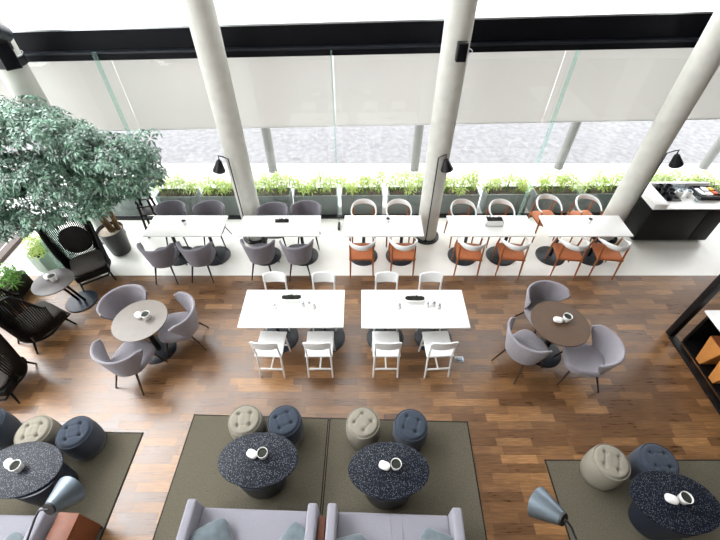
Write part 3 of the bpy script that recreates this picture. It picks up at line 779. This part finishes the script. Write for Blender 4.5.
def cup(name, lab, cat, m, fill, loc, r=.045, h=.09, group=None):
    t = thing(name, lab, cat, loc, random.random()*3, group)
    MB().lathe([(0, 0), (r*.72, 0), (r*.8, .006), (r, h), (r*.93, h), (r*.74, .012), (0, .012)], 24, cap=False).build('wall', m, t, 50)
    if fill: MB().lathe([(r*.9, h*.8), (r*.5, h*.86), (0, h*.9)], 20, cap=False).build('contents', fill, t, 50)
    return t
simple('serving_tray', 'black serving tray under the mugs on the drinks station', 'tray', MB().box((0, 0, .008), (.34, .44, .016), .004), m_black, (5.86, 6.31, sh))
for x, y, lab in ((5.74, 6.44, 'black mug in the back left corner of the drinks station'), (5.87, 6.30, 'black mug second in the row on the drinks station'), (5.73, 6.29, 'black mug nearest the white ledge of the drinks station'), (5.90, 6.44, 'black mug beside the glasses at the back of the drinks station'), (5.80, 6.16, 'black mug nearest the front of the drinks station')):
    cup('black_mug', lab, 'mug', m_black, None, (x+.03, y, sh+.016), .06, .11, 'black mugs on the drinks station')
for x, y, lab in ((6.04, 6.44, 'clear glass beside the black mugs'), (6.13, 6.47, 'second clear glass in the back row'), (6.22, 6.44, 'clear glass in the middle of the back row'), (6.31, 6.47, 'clear glass at the right end of the back row')):
    cup('drinking_glass', lab + ' of the drinks station', 'glass', m_glassd, None, (x, y, sh), .042, .11, 'clear glasses on the drinks station')
for x, y, lab in ((6.05, 6.26, 'white canister on the drinks station, left of two'), (6.22, 6.26, 'white canister on the drinks station, right of two')):
    t = thing('white_canister', lab, 'canister', (x, y, sh), 0, 'white canisters')
    MB().lathe([(.055, 0), (.06, .005), (.06, .11), (.055, .115)], 28).build('jar', m_china, t)
    MB().lathe([(.035, .114), (.035, .13), (.01, .135), (.01, .15), (0, .152)], 20, cap=False).build('lid', m_steel, t)
cup('drinking_glass', 'clear glass in front of the white canisters on the drinks station', 'glass', m_glassd, None, (6.30, 6.10, sh), .04, .10, 'clear glasses on the drinks station')

# ------------------------------------------------------------------ table-top things
zt = .75
def duo(x, y, z, where, rz=0):
    c = cup('white_cup', 'white cup with dark filling on ' + where, 'cup', m_china, m_dark, (x+.06*math.cos(rz), y+.06*math.sin(rz), z), .06, .10, 'white cups with dark filling')
    t = thing('napkin_pot', 'small rounded white pot beside the cup on ' + where, 'pot', (x-.065*math.cos(rz), y-.065*math.sin(rz), z), rz+1.2, 'rounded white pots')
    MB().sell((0, 0, .035), (.046, .064, .0352), .7, 24, 12).build('body', m_china, t, 60)
duo(-3.06, 3.42, .75, 'the pale round table', -.2)
duo(2.83, 3.36, .75, 'the brown round table', .15)
duo(-1.15, 1.62, .551, 'the left centre oval table', -.05)
duo(.335, 1.50, .551, 'the right centre oval table', 0)
duo(-3.82, 1.50, .551, 'the lower left oval table', -.3)
duo(3.32, 1.17, .551, 'the lower right oval table', 0)
duo(-4.80, 4.19, .72, 'the small grey side table', -.3)
def pot_cup(lab, x, y): return cup('potted_succulent', lab, 'potted plant', m_china, m_dark, (x, y, zt), .038, .08, 'succulents on the window tables')
def succ(lab, x, y):
    t = pot_cup(lab, x, y); mb = MB(); rnd = random.Random(int(x*100))
    for _ in range(7): whorl(mb, Vector((rnd.uniform(-.02, .02), rnd.uniform(-.02, .02), .075)), Vector((rnd.uniform(-.4, .4), rnd.uniform(-.4, .4), 1)), 6, .035, .014, -.3, rnd)
    mb.build('leaves', m_dark, t, 0)
succ('small dark succulent in a white cup on the leftmost white table', -3.12, 5.50)
succ('small dark succulent in a white cup on the third white table', .50, 5.56)
succ('small dark succulent in a white cup on the rightmost white table', 4.10, 5.55)
def trough(lab, x, y, w, d, h, m):
    t = thing('trough_planter', lab, 'planter', (x, y, zt), 0, 'small trough planters on the white tables')
    mb = MB().box((0, 0, .005), (w, d, .01))
    for s in (-1, 1): mb.box((s*(w/2-.005), 0, h/2), (.01, d, h)).box((0, s*(d/2-.005), h/2), (w, .01, h))
    mb.build('box', m, t, 0); MB().box((0, 0, h-.014), (w-.02, d-.02, .01)).build('soil', m_dark, t, 0)
    rnd = random.Random(int(x*50)); f = MB()
    for _ in range(26): whorl(f, Vector((rnd.uniform(-.43, .43)*w, rnd.uniform(-.35, .35)*d, h)), Vector((rnd.uniform(-.4, .4), rnd.uniform(-.4, .4), 1)), 6, .03, .013, -.3, rnd)
    f.build('leaves', m_dark, t, 0)
trough('low dark trough of succulents on the second white table', -1.40, 5.58, .24, .06, .03, m_black)
trough('white trough of dark plants on the fourth white table', 2.38, 5.51, .30, .14, .11, m_china)
def cap_tray(lab, x, y):
    t = thing('trough_planter', lab, 'planter', (x, y, zt), 0, 'small trough planters on the white tables')
    n = 36; vs = []; out = lambda k: [(k[0]*math.copysign(abs(math.cos(a))**.6, math.cos(a)), k[1]*math.copysign(abs(math.sin(a))**.7, math.sin(a))) for a in [2*PI*i/n for i in range(n)]]
    prof = [((.14, .045), 0), ((.155, .058), .07), ((.145, .05), .07), ((.14, .045), .05)]
    for k, z in prof: vs += [(a, b_, z) for a, b_ in out(k)]
    fs = [[k*n+i, k*n+(i+1) % n, (k+1)*n+(i+1) % n, (k+1)*n+i] for k in range(3) for i in range(n)]
    MB().add(vs, fs+[list(range(n))[::-1]]).build('dish', m_china, t, 50)
    MB().add([(a, b_, .052) for a, b_ in out((.142, .047))], [list(range(n))]).build('soil', m_dark, t, 0)
    rnd = random.Random(int(x*70)); f = MB()
    for _ in range(30): whorl(f, Vector((rnd.uniform(-.12, .12), rnd.uniform(-.03, .03), .06)), Vector((rnd.uniform(-.4, .4), rnd.uniform(-.4, .4), 1)), 6, .03, .013, -.3, rnd)
    f.build('leaves', m_dark, t, 0)
    return t
cap_tray('long white dish of dark succulents on the left large table', -1.0, 3.74); cap_tray('long white dish of dark succulents on the right large table', .80, 3.72)
for tx, tl in ((-1.0, 'left'), (.80, 'right')):
    for dx, dy, lab in ((-.24, -.13, 'left of the dish'), (.17, -.1, 'nearest the dish on its right'), (.26, -.09, 'second right of the dish'), (.33, -.13, 'furthest right of the dish')):
        t = thing('white_shaker', 'small white shaker %s on the %s large white table' % (lab, tl), 'shaker', (tx+dx, 3.73+dy, zt), 0, 'white shakers on the large tables')
        MB().lathe([(.034, 0), (.036, .004), (.031, .065)], 20).build('body', m_china, t)
        MB().lathe([(.032, .065), (.031, .078), (.014, .088), (0, .089)], 20, cap=False).build('cap', m_silver, t)

# floor socket
t = thing('floor_socket', 'small silver floor socket beside the right large white table', 'floor socket', (1.50, 3.20, 0))
MB().box((0, 0, .004), (.13, .10, .008), .002).build('plate', m_silver, t)
MB().box((0, 0, .009), (.09, .06, .003), .001).build('lid', m_steel, t)

# black high chair behind the first white table
t = thing('high_chair', 'black wooden high chair at the left end of the first white table', 'high chair', (-4.12, 6.2, 0), R(-75))
for sx in (-1, 1):
    for sy in (-1, 1):
        MB().box((sx*.15, sy*.15, .44), (.042, .042, .88), .004, (R(5*sy), R(-5*sx), 0)).build('leg', m_blackm, t)
for z in (.25, .55): 
    for s in (-1, 1): MB().box((s*.16, 0, z), (.02, .3, .025)).build('rung', m_blackm, t)
MB().box((0, 0, .55), (.30, .28, .025), .005).build('seat', m_blackm, t)
for z in (.72, .84): MB().box((0, -.14, z), (.31, .022, .05), .005).build('back_slat', m_blackm, t)
for s in (-1, 1): MB().box((s*.15, 0, .74), (.03, .32, .025), .005).build('arm', m_blackm, t)

bpy.data.objects['high_chair'].scale = (.85, .85, .95)
# left planters and glass screen
def side_planter(lab, x, y, w, d, h, m, mf, seed, rz=0):
    t = thing('leafy_planter', lab, 'planter', (x, y, 0), rz, 'planters by the left glass wall'); th = .02
    mb = MB().box((0, -d/2+th/2, h/2), (w, th, h)).box((0, d/2-th/2, h/2), (w, th, h)).box((-w/2+th/2, 0, h/2), (th, d-2*th, h)).box((w/2-th/2, 0, h/2), (th, d-2*th, h)).box((0, 0, .02), (w-.05, d-.05, .03))
    mb.build('box', m, t, 0); MB().box((0, 0, h-.05), (w-2*th, d-2*th, .04)).build('soil', m_soil, t, 0)
    rnd = random.Random(seed)
    fo, fp = foliage([(rnd.uniform(-.4, .4)*w, rnd.uniform(-.4, .4)*d, h+.12, (.14, .14, .14)) for _ in range(6)], seed, 6, .14, .026, 42, .4)
    fo.build('foliage', mf, t, 0)
side_planter('black planter of bright green plants at the left edge', -5.98, 4.38, .30, .8, .30, m_black, m_fern, 5)
side_planter('pale green planter with leafy plants behind the glass screen', -5.70, 5.20, .34, .42, .42, m_plantpale, m_leafy, 9, R(-20))
t = thing('glass_screen', 'pale green glass screen with rounded corner beside the slatted chair', 'glass screen', (-5.42, 5.25, 0), R(20))
n = 8; pr = [(-.42, .03), (.42, .03)]+[(.42-.12+.12*math.cos(a), .75+.12*math.sin(a)) for a in [PI/2*i/n for i in range(n+1)]]+[(-.42, .87)]
MB().prism(pr, -.005, .005).build('pane', m_screen, t, 0)
for s in (-.3, .3): MB().box((0, s, .02), (.06, .05, .04), .004).build('clamp', m_silver, t)

# ------------------------------------------------------------------ right partition frame and counter
t = thing('partition_frame', 'black upright post with floor rail at the right edge', 'partition frame', (4.935, 3.66, 0))
MB().box((0, 0, 1.6), (.09, .10, 3.2), .003).build('post', m_blackm, t)
MB().box((0, -1.3, .015), (.11, 2.5, .03), .002).build('floor_rail', m_blackm, t)
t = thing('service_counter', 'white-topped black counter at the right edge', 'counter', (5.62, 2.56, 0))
MB().box((-.05, 0, .71), (1.16, 2.02, .03), .003).build('worktop', m_white, t)
MB().box((-.03, .97, .345), (1.04, .04, .69)).build('end_panel', m_blackm, t, 0)
MB().box((.0, -.95, .345), (1.04, .04, .69)).build('end_panel', m_blackm, t, 0)
MB().box((.1, 0, .345), (.04, 1.86, .69)).build('modesty_panel', m_blackm, t, 0)
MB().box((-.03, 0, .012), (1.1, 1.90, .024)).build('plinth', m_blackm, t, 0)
def wedge(label, y):
    t = thing('wedge_stool', label, 'stool', (5.22, y, .025), 0, 'tan wedge-shaped stools under the counter')
    MB().prism([(-.05, 0), (.05, 0), (.145, .45), (-.145, .45)], -.17, .17, .004).build('body', m_plywood, t)
    MB().box((0, 0, .455), (.33, .29, .012), .004).build('top', m_brown, t)
wedge('tan wedge-shaped wooden stool at the right edge, the one nearer the window', 3.15); wedge('tan wedge-shaped wooden stool at the right edge, the one nearer the camera', 2.84)

# ------------------------------------------------------------------ light, world, camera
sc = bpy.context.scene
w = bpy.data.worlds.new('sky'); sc.world = w; w.use_nodes = True
bg = w.node_tree.nodes['Background']; bg.inputs[0].default_value = (.97, .985, 1, 1)
nt = w.node_tree; tc = N(nt, 'TexCoord'); vm = N(nt, 'VectorMath', operation='DOT_PRODUCT'); L(nt, tc.outputs['Generated'], vm.inputs[0])
vm.inputs[1].default_value = Vector((-.52, .26, .81)).normalized()             # overcast sky, brightest where the sun hides behind cloud
glow = M2(nt, 'POWER', M2(nt, 'MAXIMUM', vm.outputs['Value'], 0), 22)
L(nt, M2(nt, 'ADD', M2(nt, 'MULTIPLY', glow, 14.0), 4.3), bg.inputs[1])
def area(name, loc, rot, sx, sy, e, col=(1, 1, 1), portal=False):
    l = bpy.data.lights.new(name, 'AREA'); l.shape = 'RECTANGLE'; l.size = sx; l.size_y = sy; l.energy = e; l.color = col
    if portal: l.cycles.is_portal = True
    o = bpy.data.objects.new(name, l); C.objects.link(o); o.location = loc; o.rotation_euler = rot
    return o
for i in range(2):
    for j in range(2): area('added_fill_light', (-4+3*i, 0+3*j, H_-.05), (0, 0, 0), .9, .9, 12, (1, .93, .84))  # unseen lamps added under the ceiling to brighten the deep interior
cam = bpy.data.cameras.new('camera'); co = bpy.data.objects.new('camera', cam); C.objects.link(co)
co.location = (0, 0, 5.2); co.rotation_euler = (R(90-45.6), 0, 0)
cam.sensor_width = 36; cam.lens = 36*394/720; cam.clip_end = 200
sc.camera = co
sc.view_settings.view_transform = 'Standard'; sc.view_settings.look = 'None'; sc.view_settings.gamma = 1; sc.view_settings.use_curve_mapping = False
sc.view_settings.exposure = .05
sc.cycles.use_denoising = True
sc.cycles.max_bounces = 8; sc.cycles.transparent_max_bounces = 16; sc.cycles.sample_clamp_indirect = 6
